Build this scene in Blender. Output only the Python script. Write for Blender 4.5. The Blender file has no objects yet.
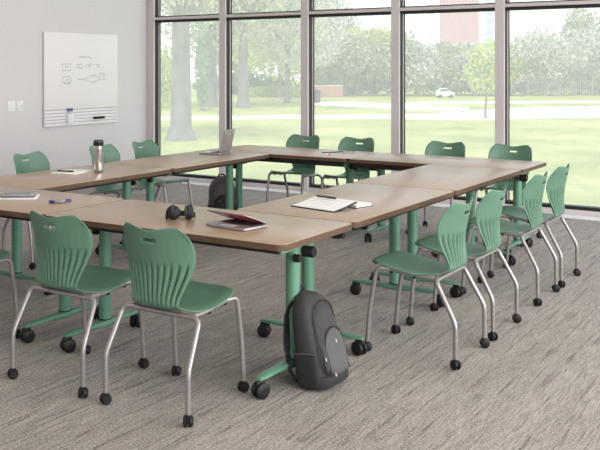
import bpy, bmesh, math, random
from mathutils import Vector, Matrix, Euler
PI = math.pi
random.seed(7)
scn = bpy.context.scene
COL = scn.collection

# ------------------------------------------------------------------ helpers
def link(o, parent=None):
    COL.objects.link(o)
    if parent is not None:
        o.parent = parent
    return o

def tag(o, label=None, cat=None, group=None, kind=None):
    if label: o['label'] = label
    if cat: o['category'] = cat
    if group: o['group'] = group
    if kind: o['kind'] = kind
    return o

def thing(name, label, cat, loc=(0, 0, 0), rz=0, group=None):
    o = bpy.data.objects.new(name, None)
    o.empty_display_size = .1
    o.location = loc
    o.rotation_euler = (0, 0, rz)
    link(o)
    return tag(o, label, cat, group)

def obj(name, bm, mats, parent=None, smooth=True, angle=40):
    me = bpy.data.meshes.new(name)
    bmesh.ops.recalc_face_normals(bm, faces=bm.faces)
    bm.to_mesh(me); bm.free()
    if not isinstance(mats, (list, tuple)): mats = [mats]
    for m in mats: me.materials.append(m)
    if smooth:
        for p in me.polygons: p.use_smooth = True
        try: me.set_sharp_from_angle(angle=math.radians(angle))
        except Exception: pass
    o = bpy.data.objects.new(name, me)
    return link(o, parent)

def copy_tree(o, parent=None):
    c = o.copy(); COL.objects.link(c)
    if parent is not None: c.parent = parent
    for ch in list(o.children):
        copy_tree(ch, c)
    return c

def B(): return bmesh.new()

def box(bm, x0, x1, y0, y1, z0, z1, bev=0, seg=2, mat=0, M=None):
    r = bmesh.ops.create_cube(bm, size=1)
    vs = r['verts']
    for v in vs:
        v.co = Vector(((v.co.x + .5) * (x1 - x0) + x0, (v.co.y + .5) * (y1 - y0) + y0, (v.co.z + .5) * (z1 - z0) + z0))
    fs = set(f for v in vs for f in v.link_faces)
    for f in fs: f.material_index = mat
    if bev:
        es = list(set(e for v in vs for e in v.link_edges))
        rr = bmesh.ops.bevel(bm, geom=es, offset=bev, segments=seg, affect='EDGES', profile=.5)
        vs = list(set(v for f in rr['faces'] for v in f.verts) | set(v for v in vs if v.is_valid))
        for f in rr['faces']: f.material_index = mat
    if M is not None:
        for v in vs: v.co = M @ v.co
    return vs

def fillet(pts, r, n=6):
    P = [Vector(p) for p in pts]; out = [P[0]]
    for i in range(1, len(P) - 1):
        a, b, c = P[i - 1], P[i], P[i + 1]
        rr = r[i] if isinstance(r, (list, tuple)) else r
        d1 = (a - b); d2 = (c - b)
        L = min(d1.length, d2.length) * .48
        t = min(rr, L)
        if t < 1e-4: out.append(b); continue
        p0 = b + d1.normalized() * t; p2 = b + d2.normalized() * t
        for k in range(n + 1):
            s = k / n
            out.append(p0 * (1 - s) ** 2 + b * 2 * s * (1 - s) + p2 * s * s)
    out.append(P[-1])
    return out

def tube(bm, pts, r, n=12, caps=True, mat=0):
    P = [Vector(p) for p in pts]
    T = []
    for i in range(len(P)):
        a = P[max(i - 1, 0)]; b = P[min(i + 1, len(P) - 1)]
        T.append((b - a).normalized())
    up = Vector((0, 0, 1)) if abs(T[0].z) < .9 else Vector((1, 0, 0))
    N = (up - T[0] * up.dot(T[0])).normalized()
    rings = []
    for i in range(len(P)):
        N = (N - T[i] * N.dot(T[i])).normalized()
        Bn = T[i].cross(N)
        ri = r[i] if isinstance(r, (list, tuple)) else r
        rings.append([bm.verts.new(P[i] + (N * math.cos(2 * PI * k / n) + Bn * math.sin(2 * PI * k / n)) * ri) for k in range(n)])
    for i in range(len(P) - 1):
        for k in range(n):
            f = bm.faces.new((rings[i][k], rings[i][(k + 1) % n], rings[i + 1][(k + 1) % n], rings[i + 1][k]))
            f.material_index = mat
    if caps:
        bm.faces.new(rings[0][::-1]).material_index = mat
        bm.faces.new(rings[-1]).material_index = mat

def lathe(bm, prof, n=24, M=None, mat=0):
    rings = []
    for r, z in prof:
        ring = []
        for k in range(n):
            v = Vector((max(r, 1e-5) * math.cos(2 * PI * k / n), max(r, 1e-5) * math.sin(2 * PI * k / n), z))
            if M is not None: v = M @ v
            ring.append(bm.verts.new(v))
        rings.append(ring)
    for i in range(len(rings) - 1):
        for k in range(n):
            f = bm.faces.new((rings[i][k], rings[i][(k + 1) % n], rings[i + 1][(k + 1) % n], rings[i + 1][k]))
            f.material_index = mat
    bm.faces.new(rings[0][::-1]).material_index = mat
    bm.faces.new(rings[-1]).material_index = mat

def prism(bm, outline, z0, z1, M=None, mat=0, bev=0):
    """extrude a closed 2-D outline (x,y) from z0 to z1"""
    a = [bm.verts.new((x, y, z0)) for x, y in outline]
    b = [bm.verts.new((x, y, z1)) for x, y in outline]
    n = len(a)
    fs = [bm.faces.new(a[::-1]), bm.faces.new(b)]
    for i in range(n):
        fs.append(bm.faces.new((a[i], a[(i + 1) % n], b[(i + 1) % n], b[i])))
    for f in fs: f.material_index = mat
    vs = a + b
    if bev:
        es = [e for e in fs[1].edges] + [e for e in fs[0].edges]
        rr = bmesh.ops.bevel(bm, geom=es, offset=bev, segments=2, affect='EDGES', profile=.5)
        vs = list(set([v for v in vs if v.is_valid]) | set(v for f in rr['faces'] for v in f.verts))
    if M is not None:
        for v in vs: v.co = M @ v.co
    return vs

def rrect(x0, x1, y0, y1, r, n=6):
    out = []
    for cx, cy, a0 in ((x1 - r, y1 - r, 0), (x0 + r, y1 - r, 90), (x0 + r, y0 + r, 180), (x1 - r, y0 + r, 270)):
        for k in range(n + 1):
            a = math.radians(a0 + 90 * k / n)
            out.append((cx + r * math.cos(a), cy + r * math.sin(a)))
    return out

# ------------------------------------------------------------------ materials
def mat(name, col, rough=.5, metal=0, spec=.5, **kw):
    m = bpy.data.materials.new(name); m.use_nodes = True
    b = m.node_tree.nodes['Principled BSDF']
    b.inputs['Base Color'].default_value = (*col, 1)
    b.inputs['Roughness'].default_value = rough
    b.inputs['Metallic'].default_value = metal
    b.inputs['Specular IOR Level'].default_value = spec
    for k, v in kw.items():
        b.inputs[k.replace('_', ' ')].default_value = v
    return m

class NT:
    def __init__(s, m): s.m = m; s.t = m.node_tree; s.N = s.t.nodes; s.b = s.N['Principled BSDF']
    def n(s, ty, **kw):
        x = s.N.new(ty)
        for k, v in kw.items():
            if k.startswith('i_'):
                x.inputs[k[2:].replace('_', ' ')].default_value = v
            else: setattr(x, k, v)
        return x
    def l(s, a, b): s.t.links.new(a, b)
    def ramp(s, fac, stops):
        r = s.n('ShaderNodeValToRGB'); e = r.color_ramp.elements
        while len(e) < len(stops): e.new(.5)
        for i, (p, c) in enumerate(stops):
            e[i].position = p; e[i].color = (*c, 1)
        s.l(fac, r.inputs[0]); return r
    def coords(s, scale, kind='Object', rot=(0, 0, 0)):
        tc = s.n('ShaderNodeTexCoord'); mp = s.n('ShaderNodeMapping')
        mp.inputs['Scale'].default_value = scale; mp.inputs['Rotation'].default_value = rot
        s.l(tc.outputs[kind], mp.inputs[0]); return mp.outputs[0]
    def mix(s, a, b, fac, mode='MIX'):
        x = s.n('ShaderNodeMix', data_type='RGBA', blend_type=mode)
        for sock, v in ((x.inputs[0], fac), (x.inputs[6], a), (x.inputs[7], b)):
            if hasattr(v, 'links'): s.l(v, sock)
            elif isinstance(v, (int, float)): sock.default_value = v
            else: sock.default_value = (*v, 1)
        return x.outputs[2]
    def noise(s, vec, scale, detail=3, rough=.5):
        x = s.n('ShaderNodeTexNoise'); x.inputs['Scale'].default_value = scale
        x.inputs['Detail'].default_value = detail; x.inputs['Roughness'].default_value = rough
        s.l(vec, x.inputs['Vector']); return x.outputs[0]
    def bump(s, h, strength=.2, dist=.01):
        x = s.n('ShaderNodeBump'); x.inputs['Strength'].default_value = strength; x.inputs['Distance'].default_value = dist
        s.l(h, x.inputs['Height']); s.l(x.outputs[0], s.b.inputs['Normal'])

def noisy(name, c1, c2, scale, rough=.5, bump=0, stretch=(1, 1, 1), **kw):
    m = mat(name, c1, rough, **kw); t = NT(m)
    v = t.coords(stretch); f = t.noise(v, scale, 4)
    r = t.ramp(f, [(.3, c1), (.7, c2)])
    t.l(r.outputs[0], t.b.inputs['Base Color'])
    if bump: t.bump(f, bump)
    return m

M = {}
M['shell'] = noisy('green_plastic', (.092, .195, .130), (.102, .207, .140), 14, rough=.42, bump=.02)
M['green_metal'] = noisy('green_powder_coat', (.105, .250, .165), (.112, .262, .172), 30, rough=.38)
M['steel'] = noisy('nickel_tube', (.31, .285, .275), (.36, .335, .325), 40, rough=.36, metal=.6)
M['black'] = noisy('black_rubber', (.007, .007, .008), (.012, .012, .013), 30, rough=.5, spec=.3)
M['black_metal'] = noisy('black_metal', (.010, .010, .011), (.014, .014, .014), 20, rough=.55, spec=.35)
M['white_plastic'] = noisy('white_plastic', (.80, .80, .80), (.84, .84, .84), 8, rough=.35)
M['paper'] = noisy('paper', (.80, .79, .77), (.85, .84, .82), 20, rough=.8)
M['silver'] = noisy('silver_aluminium', (.33, .31, .315), (.38, .36, .365), 30, rough=.38, metal=.5)
M['chrome'] = noisy('brushed_chrome', (.72, .70, .68), (.62, .60, .58), 60, rough=.18, metal=1, stretch=(1, 1, .05))
M['ink'] = mat('marker_ink', (.34, .33, .35), .6)
M['purple'] = noisy('purple_plastic', (.05, .03, .20), (.07, .04, .25), 20, rough=.3)
M['blue'] = noisy('blue_plastic', (.03, .05, .35), (.04, .07, .4), 20, rough=.3)
M['dark_grey'] = noisy('dark_grey_plastic', (.035, .035, .04), (.05, .05, .055), 20, rough=.4)

def wood_top():
    m = mat('oak_laminate', (.4, .3, .2), .42); t = NT(m)
    v = t.coords((1.2, 22, 1)); f = t.noise(v, 3.0, 5, .6)
    v2 = t.coords((.8, 5, 1)); g = t.noise(v2, 1.6, 3)
    c1 = t.ramp(f, [(.25, (.26, .17, .10)), (.5, (.37, .25, .155)), (.75, (.46, .325, .215))]).outputs[0]
    c = t.mix(c1, (.33, .235, .165), t.ramp(g, [(.35, (0, 0, 0)), (.7, (.6, .6, .6))]).outputs[0])
    t.l(c, t.b.inputs['Base Color']); t.bump(f, .04, .002)
    t.b.inputs['Roughness'].default_value = .31; t.b.inputs['Specular IOR Level'].default_value = 1.0
    return m
M['wood'] = wood_top()
M['wood_edge'] = noisy('oak_edge_band', (.085, .050, .030), (.135, .083, .052), 6, rough=.6, spec=.25, stretch=(3, 3, 40))

def carpet():
    m = mat('carpet', (.3, .26, .23), .95, spec=.1); t = NT(m)
    # planks 0.25 m x 1 m laid along y, each a slightly different shade
    tc = t.n('ShaderNodeTexCoord'); mp = t.n('ShaderNodeMapping'); mp.inputs['Rotation'].default_value = (0, 0, PI / 2)
    t.l(tc.outputs['Object'], mp.inputs[0])
    br = t.n('ShaderNodeTexBrick', offset=.37)
    br.inputs['Scale'].default_value = 1; br.inputs['Brick Width'].default_value = 1.0; br.inputs['Row Height'].default_value = .25
    br.inputs['Mortar Size'].default_value = .0025; br.inputs['Mortar Smooth'].default_value = .6
    br.inputs['Color1'].default_value = (0, 0, 0, 1); br.inputs['Color2'].default_value = (1, 1, 1, 1); br.inputs['Mortar'].default_value = (.2, .2, .2, 1)
    t.l(mp.outputs[0], br.inputs['Vector'])
    # offset streaks per plank
    sc = t.n('ShaderNodeVectorMath', operation='MULTIPLY'); t.l(br.outputs['Color'], sc.inputs[0]); sc.inputs[1].default_value = (3.1, 5.7, 0)
    ad = t.n('ShaderNodeVectorMath', operation='ADD'); t.l(tc.outputs['Object'], ad.inputs[0]); t.l(sc.outputs[0], ad.inputs[1])
    def streak(sx, sy, s, d=3, r=.5):
        mm = t.n('ShaderNodeMapping'); mm.inputs['Scale'].default_value = (sx, sy, 1); t.l(ad.outputs[0], mm.inputs[0])
        return t.noise(mm.outputs[0], s, d, r)
    a = streak(42, 1.5, 1, 3, .6)      # long thin dark dashes
    b = streak(130, 7, 1, 4, .65)      # finer lines
    g = streak(9, .9, 1, 2)            # broad soft bands
    d = t.noise(tc.outputs['Object'], 95, 3, .8)  # pile speckle
    base = t.mix((.39, .345, .303), (.345, .303, .265), br.outputs['Color'])
    base = t.mix(base, (.23, .20, .178), t.ramp(g, [(.40, (0, 0, 0)), (.62, (.6, .6, .6))]).outputs[0])
    base = t.mix(base, (.12, .103, .09), t.ramp(b, [(.40, (0, 0, 0)), (.66, (.85, .85, .85))]).outputs[0])
    base = t.mix(base, (.07, .06, .054), t.ramp(a, [(.0, (0, 0, 0)), (.55, (0, 0, 0)), (.66, (.9, .9, .9))]).outputs[0])
    base = t.mix(base, (.58, .53, .48), t.ramp(d, [(.5, (0, 0, 0)), (.68, (.85, .85, .85))]).outputs[0])
    base = t.mix(base, (.15, .13, .115), t.ramp(d, [(.32, (.85, .85, .85)), (.48, (0, 0, 0))]).outputs[0])
    t.l(base, t.b.inputs['Base Color'])
    t.b.inputs['Sheen Weight'].default_value = .14; t.b.inputs['Sheen Roughness'].default_value = .4
    t.bump(d, .5, .006)
    return m
M['carpet'] = carpet()
M['wall'] = noisy('wall_paint', (.66, .635, .645), (.67, .645, .655), 3, rough=.7)
M['ceiling'] = noisy('ceiling_paint', (.75, .75, .75), (.78, .78, .78), 3, rough=.8)
M['mullion'] = noisy('anodised_mullion', (.58, .53, .535), (.60, .55, .555), 4, rough=.45)
M['gasket'] = noisy('black_gasket', (.008, .008, .009), (.014, .014, .015), 20, rough=.5)
M['sill'] = noisy('white_sill', (.82, .80, .81), (.85, .83, .84), 5, rough=.35)
M['board'] = noisy('whiteboard_enamel', (.80, .775, .79), (.82, .795, .81), 2, rough=.3)
M['board_side'] = noisy('board_edge', (.25, .25, .25), (.3, .3, .3), 5, rough=.5)

def glass():
    m = bpy.data.materials.new('haze_veil_glass'); m.use_nodes = True
    t = m.node_tree; t.nodes.clear()
    o = t.nodes.new('ShaderNodeOutputMaterial')
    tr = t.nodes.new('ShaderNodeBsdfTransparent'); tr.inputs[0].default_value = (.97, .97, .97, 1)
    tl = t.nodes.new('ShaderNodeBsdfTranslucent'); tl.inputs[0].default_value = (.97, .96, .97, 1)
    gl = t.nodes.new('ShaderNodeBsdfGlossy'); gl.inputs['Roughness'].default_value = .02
    m1 = t.nodes.new('ShaderNodeMixShader'); m1.inputs[0].default_value = .24  # translucent share puts the washed-out outdoor haze into the panes
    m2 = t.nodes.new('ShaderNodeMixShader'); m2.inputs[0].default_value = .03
    t.links.new(tr.outputs[0], m1.inputs[1]); t.links.new(tl.outputs[0], m1.inputs[2])
    t.links.new(m1.outputs[0], m2.inputs[1]); t.links.new(gl.outputs[0], m2.inputs[2])
    t.links.new(m2.outputs[0], o.inputs[0])
    return m
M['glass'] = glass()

# ------------------------------------------------------------------ room
XL, XR, YB, YW, HC = -7.95, 4.2, -3.2, 10.17, 3.7
def struct(name, bm, m, parent=None, smooth=False):
    o = obj(name, bm, m, parent, smooth)
    if parent is None: o['kind'] = 'structure'
    return o

bm = B(); box(bm, XL - .2, XR + .2, YB - .2, YW + .16, -.2, 0); struct('floor', bm, M['carpet'])
bm = B(); box(bm, XL - .2, XR + .2, YB - .2, YW + .16, HC, HC + .2); struct('ceiling', bm, M['ceiling'])
bm = B(); box(bm, XL - .2, XL, YB - .2, YW + .16, 0, HC); struct('wall_left', bm, M['wall'])
bm = B(); box(bm, XL, XR, YB - .2, YB, 0, HC); struct('wall_back', bm, M['wall'])
# right wall: low parapet, header and piers round three wide openings
bm = B()
box(bm, XR, XR + .2, YB - .2, YW + .16, 0, .3); box(bm, XR, XR + .2, YB - .2, YW + .16, 3.3, HC)
for y0, y1 in ((YB - .2, -2.2), (1.7, 2.0), (5.8, 6.1), (9.6, YW + .16)):
    box(bm, XR, XR + .2, y0, y1, .3, 3.3)
struct('wall_right', bm, M['wall'])

# window wall: mullions every 1.197 m
mx = [-7.862, -6.682, -5.466, -4.277, -3.074, -1.87, -.67, .53, 1.73, 2.93, 4.13]
MW = .0505
Z0, ZT0, ZT1 = .062, 2.164, 2.236
win = thing('window_1', None, None); win['kind'] = 'structure'; del_keys = []
for i, x in enumerate(mx):
    bm = B()
    box(bm, x - MW, x + MW, YW, YW + .03, 0, HC, .003, 1)
    obj('mullion', bm, M['mullion'], win, False)
    bm = B()
    box(bm, x - MW + .001, x + MW - .001, YW + .0301, YW + .105, 0, HC)
    box(bm, x - MW - .010, x + MW + .010, YW + .1051, YW + .12, 0, HC, mat=1)
    box(bm, x - MW - .018, x + MW + .018, YW + .1201, YW + .14, 0, HC)
    obj('mullion_gasket', bm, [M['gasket'], M['mullion']], win, False)
for i in range(len(mx) - 1):
    a, b = mx[i] + MW + .001, mx[i + 1] - MW - .001
    bm = B(); box(bm, a, b, YW + .005, YW + .03, ZT0 + .034, ZT1, .003, 1); obj('transom', bm, M['mullion'], win, False)
    bm = B(); box(bm, a, b, YW + .0301, YW + .128, ZT0, ZT1 + .014); obj('transom_gasket', bm, M['gasket'], win, False)
    bm = B(); box(bm, a, b, YW + .005, YW + .03, 0, Z0, .003, 1); obj('bottom_rail', bm, M['mullion'], win, False)
    bm = B(); box(bm, a, b, YW + .0301, YW + .13, 0, Z0 + .035); obj('bottom_gasket', bm, M['gasket'], win, False)
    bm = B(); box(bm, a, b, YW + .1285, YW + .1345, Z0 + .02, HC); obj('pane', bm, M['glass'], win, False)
bm = B(); box(bm, XL, XR, YW - .21, YW - .001, 0.0005, .014, .003, 1); struct('trim_1', bm, M['sill'])
bm = B(); box(bm, XL, mx[0] - MW, YW + .01, YW + .14, 0, HC); struct('trim_2', bm, M['mullion'])

# ------------------------------------------------------------------ tables
T_L, T_W, T_H = 1.524, .762, .737
def make_table():
    root = thing('flip_top_table', 'table', 'table', (0, 0, 0))
    hl, hw = T_L / 2 - .0032, T_W / 2 - .0032
    bm = B(); prism(bm, rrect(-hl + .002, hl - .002, -hw + .002, hw - .002, .05, 8), T_H - .028, T_H, bev=.0015)
    obj('tabletop', bm, M['wood'], root)
    bm = B()
    o1 = rrect(-hl, hl, -hw, hw, .052, 8); o2 = rrect(-hl + .003, hl - .003, -hw + .003, hw - .003, .05, 8)
    n = len(o1)
    ring = [[bm.verts.new((x, y, z)) for x, y in o] for o, z in ((o2, T_H - .030), (o1, T_H - .030), (o1, T_H - .0015), (o2, T_H - .0012))]
    for j in range(4):
        a, b = ring[j], ring[(j + 1) % 4]
        for k in range(n): bm.faces.new((a[k], a[(k + 1) % n], b[(k + 1) % n], b[k]))
    obj('edge_band', bm, M['wood_edge'], root)
    for s in (-1, 1):
        bm = B(); box(bm, -.715, .715, s * .335 - .015, s * .335 + .015, T_H - (.078 if s > 0 else .050), T_H - .0302, .003)
        obj('frame_rail', bm, M['black_metal'], root)
    oy = -.03
    for s in (-1, 1):
        x = s * (T_L / 2 - .155)
        bm = B()
        ov = [(x + .035 * math.cos(a), oy + .014 + .036 * math.sin(a)) for a in [2 * PI * k / 28 for k in range(28)]]
        prism(bm, ov, .118, T_H - .075)
        obj('post', bm, M['green_metal'], root)
        bm = B(); ov2 = [(x + .038 * math.cos(a), oy + .014 + .039 * math.sin(a)) for a in [2 * PI * k / 28 for k in range(28)]]
        prism(bm, ov2, .1135, .1175)
        obj('post_gasket', bm, M['black_metal'], root)
        bm = B()
        # foot: flattened bar that thickens under the post
        L = .315; secs = []
        for k in range(17):
            t_ = -1 + 2 * k / 16
            y = oy + t_ * L
            h0 = .085 - .015 * max(0, 1 - abs(t_) * 2.2); h1 = .105 + .008 * (1 - abs(t_))
            w = .024 + .007 * (1 - abs(t_))
            if abs(t_) > .99: w *= .55; h1 -= .005
            ring_ = []
            for a in range(12):
                an = 2 * PI * a / 12 + PI / 12
                cx = math.copysign(abs(math.cos(an)) ** .5, math.cos(an)) * w
                cz = (h0 + h1) / 2 + math.copysign(abs(math.sin(an)) ** .5, math.sin(an)) * (h1 - h0) / 2
                ring_.append(bm.verts.new((x + cx, y, cz)))
            secs.append(ring_)
        for k in range(16):
            for a in range(12):
                bm.faces.new((secs[k][a], secs[k][(a + 1) % 12], secs[k + 1][(a + 1) % 12], secs[k + 1][a]))
        bm.faces.new(secs[0]); bm.faces.new(secs[-1])
        ft = obj('foot', bm, M['green_metal'], root)
        for q in (-1, 1):
            yc = oy + q * .295
            bm = B()
            for w0, w1 in ((-.030, -.004), (.004, .030)):
                Mx = Matrix.Translation((x, yc, .0385)) @ Euler((0, PI / 2, .35 * q)).to_matrix().to_4x4()
                lathe(bm, [(.012, w0 - .001), (.030, w0), (.0375, w0 + .006), (.0375, w1 - .006), (.030, w1), (.012, w1 + .001)], 20, Mx)
            Mh = Matrix.Translation((x, yc, .0385)) @ Euler((0, 0, .35 * q)).to_matrix().to_4x4()
            box(bm, -.012, .012, -.030, .022, .020, .045, .006, 2, M=Mh)
            lathe(bm, [(.011, .04), (.011, .088)], 10, Matrix.Translation((x, yc, 0)))
            obj('caster', bm, M['black'], ft)
        bm = B()
        box(bm, x - .0305, x + .0305, oy - .16, oy + .10, T_H - .088, T_H - .045, .004)
        box(bm, x - .030, x + .030, oy - .20, oy + .20, T_H - .072, T_H - .0305, .004)
        obj('bracket', bm, M['green_metal'], root)
        for yy, rr, e in ((oy - .02, .020, .055), (oy + .065, .028, .088)):
            bm = B()
            Mx = Matrix.Translation((x, yy, T_H - (.125 if rr < .025 else .103))) @ Euler((0, PI / 2, 0)).to_matrix().to_4x4()
            lathe(bm, [(.020, .0305), (rr, .033), (rr, e), (rr - .004, e + .006)] if s > 0 else [(rr - .004, -e - .006), (rr, -e), (rr, -.033), (.020, -.0305)], 20, Mx)
            obj('tilt_knob', bm, M['black'], root)
    return root

TX1, TY0 = -2.076, 3.667
tabs = [
 (TX1 - T_L / 2, TY0 + T_W / 2, 0, 'oak-topped table in the nearest row, right-hand one, half-folded laptop and headphones on it'),
 (TX1 - 1.5 * T_L, TY0 + T_W / 2, 0, 'oak-topped table in the nearest row, left-hand one, white tablet and purple pens on it'),
 (TX1 - T_W / 2, TY0 + T_W + T_L / 2, PI / 2, 'oak-topped table of the right side run, the nearer one with the open notebook'),
 (TX1 - T_W / 2, TY0 + T_W + 1.5 * T_L, PI / 2, 'oak-topped table of the right side run, the farther one, bare top'),
 (TX1 - 2 * T_L + T_W / 2, TY0 + T_W + T_L / 2, PI / 2, 'oak-topped table along the white wall, the nearer one, with steel tumbler and notepad'),
 (TX1 - 2 * T_L + T_W / 2, TY0 + T_W + 1.5 * T_L, PI / 2, 'oak-topped table along the white wall, the farther one, with upright open laptop'),
 (TX1 - 1.5 * T_L, TY0 + 1.5 * T_W + 2 * T_L, PI, 'oak-topped table by the window, left of the seam, under the thin dark pad'),
 (TX1 - T_L / 2, TY0 + 1.5 * T_W + 2 * T_L, PI, 'oak-topped table by the window, right of the seam, in the far right corner'),
]
proto = make_table()
for i, (x, y, rz, lab) in enumerate(tabs):
    o = proto if i == 0 else copy_tree(proto)
    o.location = (x, y, 0); o.rotation_euler = (0, 0, rz)
    o['label'] = lab; o['group'] = 'green-legged tables set in a hollow rectangle'

# ------------------------------------------------------------------ chairs
def smooth_interp(tab, t):
    for i in range(len(tab) - 1):
        if t <= tab[i + 1][0]:
            a, b = tab[i], tab[i + 1]
            s = (t - a[0]) / (b[0] - a[0]); s = max(0, min(1, s))
            return [a[k] + (b[k] - a[k]) * s for k in range(1, len(a))]
    return list(tab[-1][1:])

def make_chair():
    root = thing('shell_chair', 'chair', 'chair')
    # profile rows from top of the back to the front of the seat: y, z, half width, wrap forward, slot opening
    R = [ # y    z     w     wrap  h     top handle
     (.010, .840, .160, .040, .010, 1.0),
     (.010, .837, .174, .043, .010, 1.0),
     (.013, .820, .184, .052, .012, .95),
     (.016, .794, .190, .066, .030, .7),
     (.019, .778, .193, .072, .030, .55),
     (.024, .755, .196, .076, .012, .35),
     (.031, .720, .198, .079, .010, .15),
     (.036, .690, .196, .077, .007, .05),
     (.039, .672, .193, .074, .003, 0),
     (.042, .650, .187, .068, .016, 0),
     (.044, .618, .176, .060, .024, 0),
     (.045, .587, .164, .050, .027, 0),
     (.045, .557, .152, .040, .027, 0),
     (.045, .527, .141, .030, .024, 0),
     (.046, .505, .135, .022, .016, 0),
     (.050, .488, .133, .015, .003, 0),
     (.062, .472, .136, .010, .008, 0),
     (.085, .460, .145, .006, .014, 0),
     (.118, .453, .160, .002, .030, 0),
     (.160, .449, .178, 0, .0425, 0),
     (.210, .450, .192, 0, .0425, 0),
     (.270, .456, .199, 0, .0425, 0),
     (.340, .466, .200, 0, .0425, 0),
     (.410, .476, .196, 0, .0425, 0),
     (.455, .484, .192, 0, .0425, 0),
     (.492, .487, .187, 0, .0425, 0),
     (.511, .483, .181, 0, .0425, 0),
     (.522, .472, .172, 0, .0425, 0),
    ]
    cen = [-.85 + .17 * i for i in range(11)]
    bm = B(); rows = []
    nr = len(R)
    for j, (y, z, w, wrap, h, top) in enumerate(R):
        row = []
        cols = [(-1, None)]
        for i, c in enumerate(cen):
            hh = h
            cols += [(c - hh, (i, 0)), (c, (i, 2)), (c + hh, (i, 1))]
        cols.append((1, None))
        seat = max(0, min(1, (y - .10) / .12)) if j > 15 else 0
        for s, sl in cols:
            a = abs(s)
            yy = y + wrap * a ** 2.0
            zz = z
            xx = s * w
            if top:
                zz += top * (-.022 * math.exp(-(s / .5) ** 2) - .020 * max(0, (a - .78) / .22) ** 2 + .002)
            if sl and 9 <= j <= 14:      # louvre the ribs
                amp = .011 * min(1, h / .011)
                yy += (.003, -.005, 2.9)[sl[1]] * (amp / .011 if sl[1] < 2 else amp)
            if seat:
                zz += seat * (.006 - .012 * (1 - a ** 2) * (1 - abs((y - .28) / .32)) - .010 * max(0, (a - .7) / .3) ** 2)
                if y > .38: yy -= .075 * (y - .38) / .166 * a ** 4
            if 16 <= j <= 20:
                zz += .010 * a ** 3 * (1 - seat) 
            row.append(bm.verts.new((xx, yy, zz)))
        rows.append(row)
    nc = len(rows[0])
    for j in range(nr - 1):
        for c in range(nc - 1):
            if j == 3 and 13 <= c <= 20:                      # the hand hold
                continue
            bm.faces.new((rows[j][c], rows[j][c + 1], rows[j + 1][c + 1], rows[j + 1][c]))
    # pinch slot ends shut
    sh = obj('seat_shell', bm, M['shell'], root, True, 180)
    md = sh.modifiers.new('thickness', 'SOLIDIFY'); md.thickness = .007; md.offset = 0
    md = sh.modifiers.new('rounding', 'SUBSURF'); md.levels = 1; md.render_levels = 1
    r = .0122
    # crossbar behind the shell
    bm = B()
    tube(bm, [(-.14, .112, .437), (.14, .112, .437)], r, 14)
    obj('crossbar', bm, M['steel'], root)
    def caster(x, y, parent, a):
        bm = B()
        for w0, w1 in ((-.022, -.003), (.003, .022)):
            Mx = Matrix.Translation((x, y, .0262)) @ Euler((0, PI / 2, a)).to_matrix().to_4x4()
            lathe(bm, [(.008, w0), (.019, w0 + .001), (.0255, w0 + .006), (.0255, w1 - .006) if w1 < 0 else (.0255, w1 - .009), (.018, w1), (.008, w1)], 16, Mx)
        lathe(bm, [(.013, .040), (.014, .046), (.012, .056), (.0095, .06)], 12, Matrix.Translation((x, y, 0)))
        box(bm, -.006, .006, -.018, .014, .020, .046, .003, 1, M=Matrix.Translation((x, y, 0)) @ Euler((0, 0, a)).to_matrix().to_4x4())
        obj('caster', bm, M['black'], parent)
    for s in (-1, 1):
        bm = B()
        pts = fillet([(s * .232, 0, .055), (s * .232, 0, .232), (s * .214, .112, .437), (s * .13, .112, .437)], [0, .035, .038, 0], 8)
        tube(bm, pts, r, 14)
        lg = obj('leg', bm, M['steel'], root)
        caster(s * .232, 0, lg, .5 * s)
        bm = B()
        pts = fillet([(s * .198, .503, .055), (s * .198, .486, .245), (s * .195, .448, .462), (s * .176, .38, .458)], [0, .035, .045, 0], 8)
        tube(bm, pts, r, 14)
        lg = obj('leg', bm, M['steel'], root)
        caster(s * .198, .503, lg, -.4 * s)
        bm = B()
        tube(bm, [(s * .176, .39, .459), (s * .172, .25, .440), (s * .172, .125, .437)], r * .95, 12)
        obj('side_rail', bm, M['steel'], root)
        for yy in (.37, .24):
            bm = B()
            tube(bm, [(s * .174, yy - .006, .436 + (yy - .24) * .1), (s * .174, yy + .008, .432 + (yy - .24) * .1)], .010, 10)
            obj('stacking_bumper', bm, M['black'], root)
    return root

near = 'green shell chair on the near side, '
chairs = [
 (-2.538, 3.245, 0, near + 'the one next to the grey backpack', 'chairs at the nearest table row'),
 (-3.140, 3.245, 0, near + 'its back before the purple markers', 'chairs at the nearest table row'),
 (-4.055, 3.245, 0, 'green shell chair cut off by the left picture edge, only a seat corner showing', 'chairs at the nearest table row'),
 (-1.626, 4.877, PI / 2, 'green shell chair on the right side, nearest of the four, whole seat in view', 'chairs along the right side'),
 (-1.626, 5.491, PI / 2, 'green shell chair on the right side, second from the front', 'chairs along the right side'),
 (-1.626, 6.422, PI / 2, 'green shell chair on the right side, third from the front', 'chairs along the right side'),
 (-1.626, 7.030, PI / 2, 'green shell chair on the right side, farthest, nearest to the window', 'chairs along the right side'),
 (-4.622, 8.661, PI, 'green shell chair by the window, leftmost of the window row', 'chairs along the window side'),
 (-4.015, 8.661, PI, 'green shell chair by the window, behind the thin pad and glasses', 'chairs along the window side'),
 (-3.100, 8.661, PI, 'green shell chair by the window, third from the left, before the middle lawn', 'chairs along the window side'),
 (-2.492, 8.661, PI, 'green shell chair by the window, rightmost of the window row', 'chairs along the window side'),
 (-5.574, 4.885, -PI / 2, 'green shell chair by the white wall, only its legs showing at the left edge', 'chairs along the white wall'),
 (-5.574, 5.490, -PI / 2, 'green shell chair by the white wall, leftmost back in view, below the light switches', 'chairs along the white wall'),
 (-5.574, 6.415, -PI / 2, 'green shell chair by the white wall, half hidden by the steel tumbler', 'chairs along the white wall'),
 (-5.574, 7.025, -PI / 2, 'green shell chair by the white wall, nearest to the window corner', 'chairs along the white wall'),
]
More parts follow.
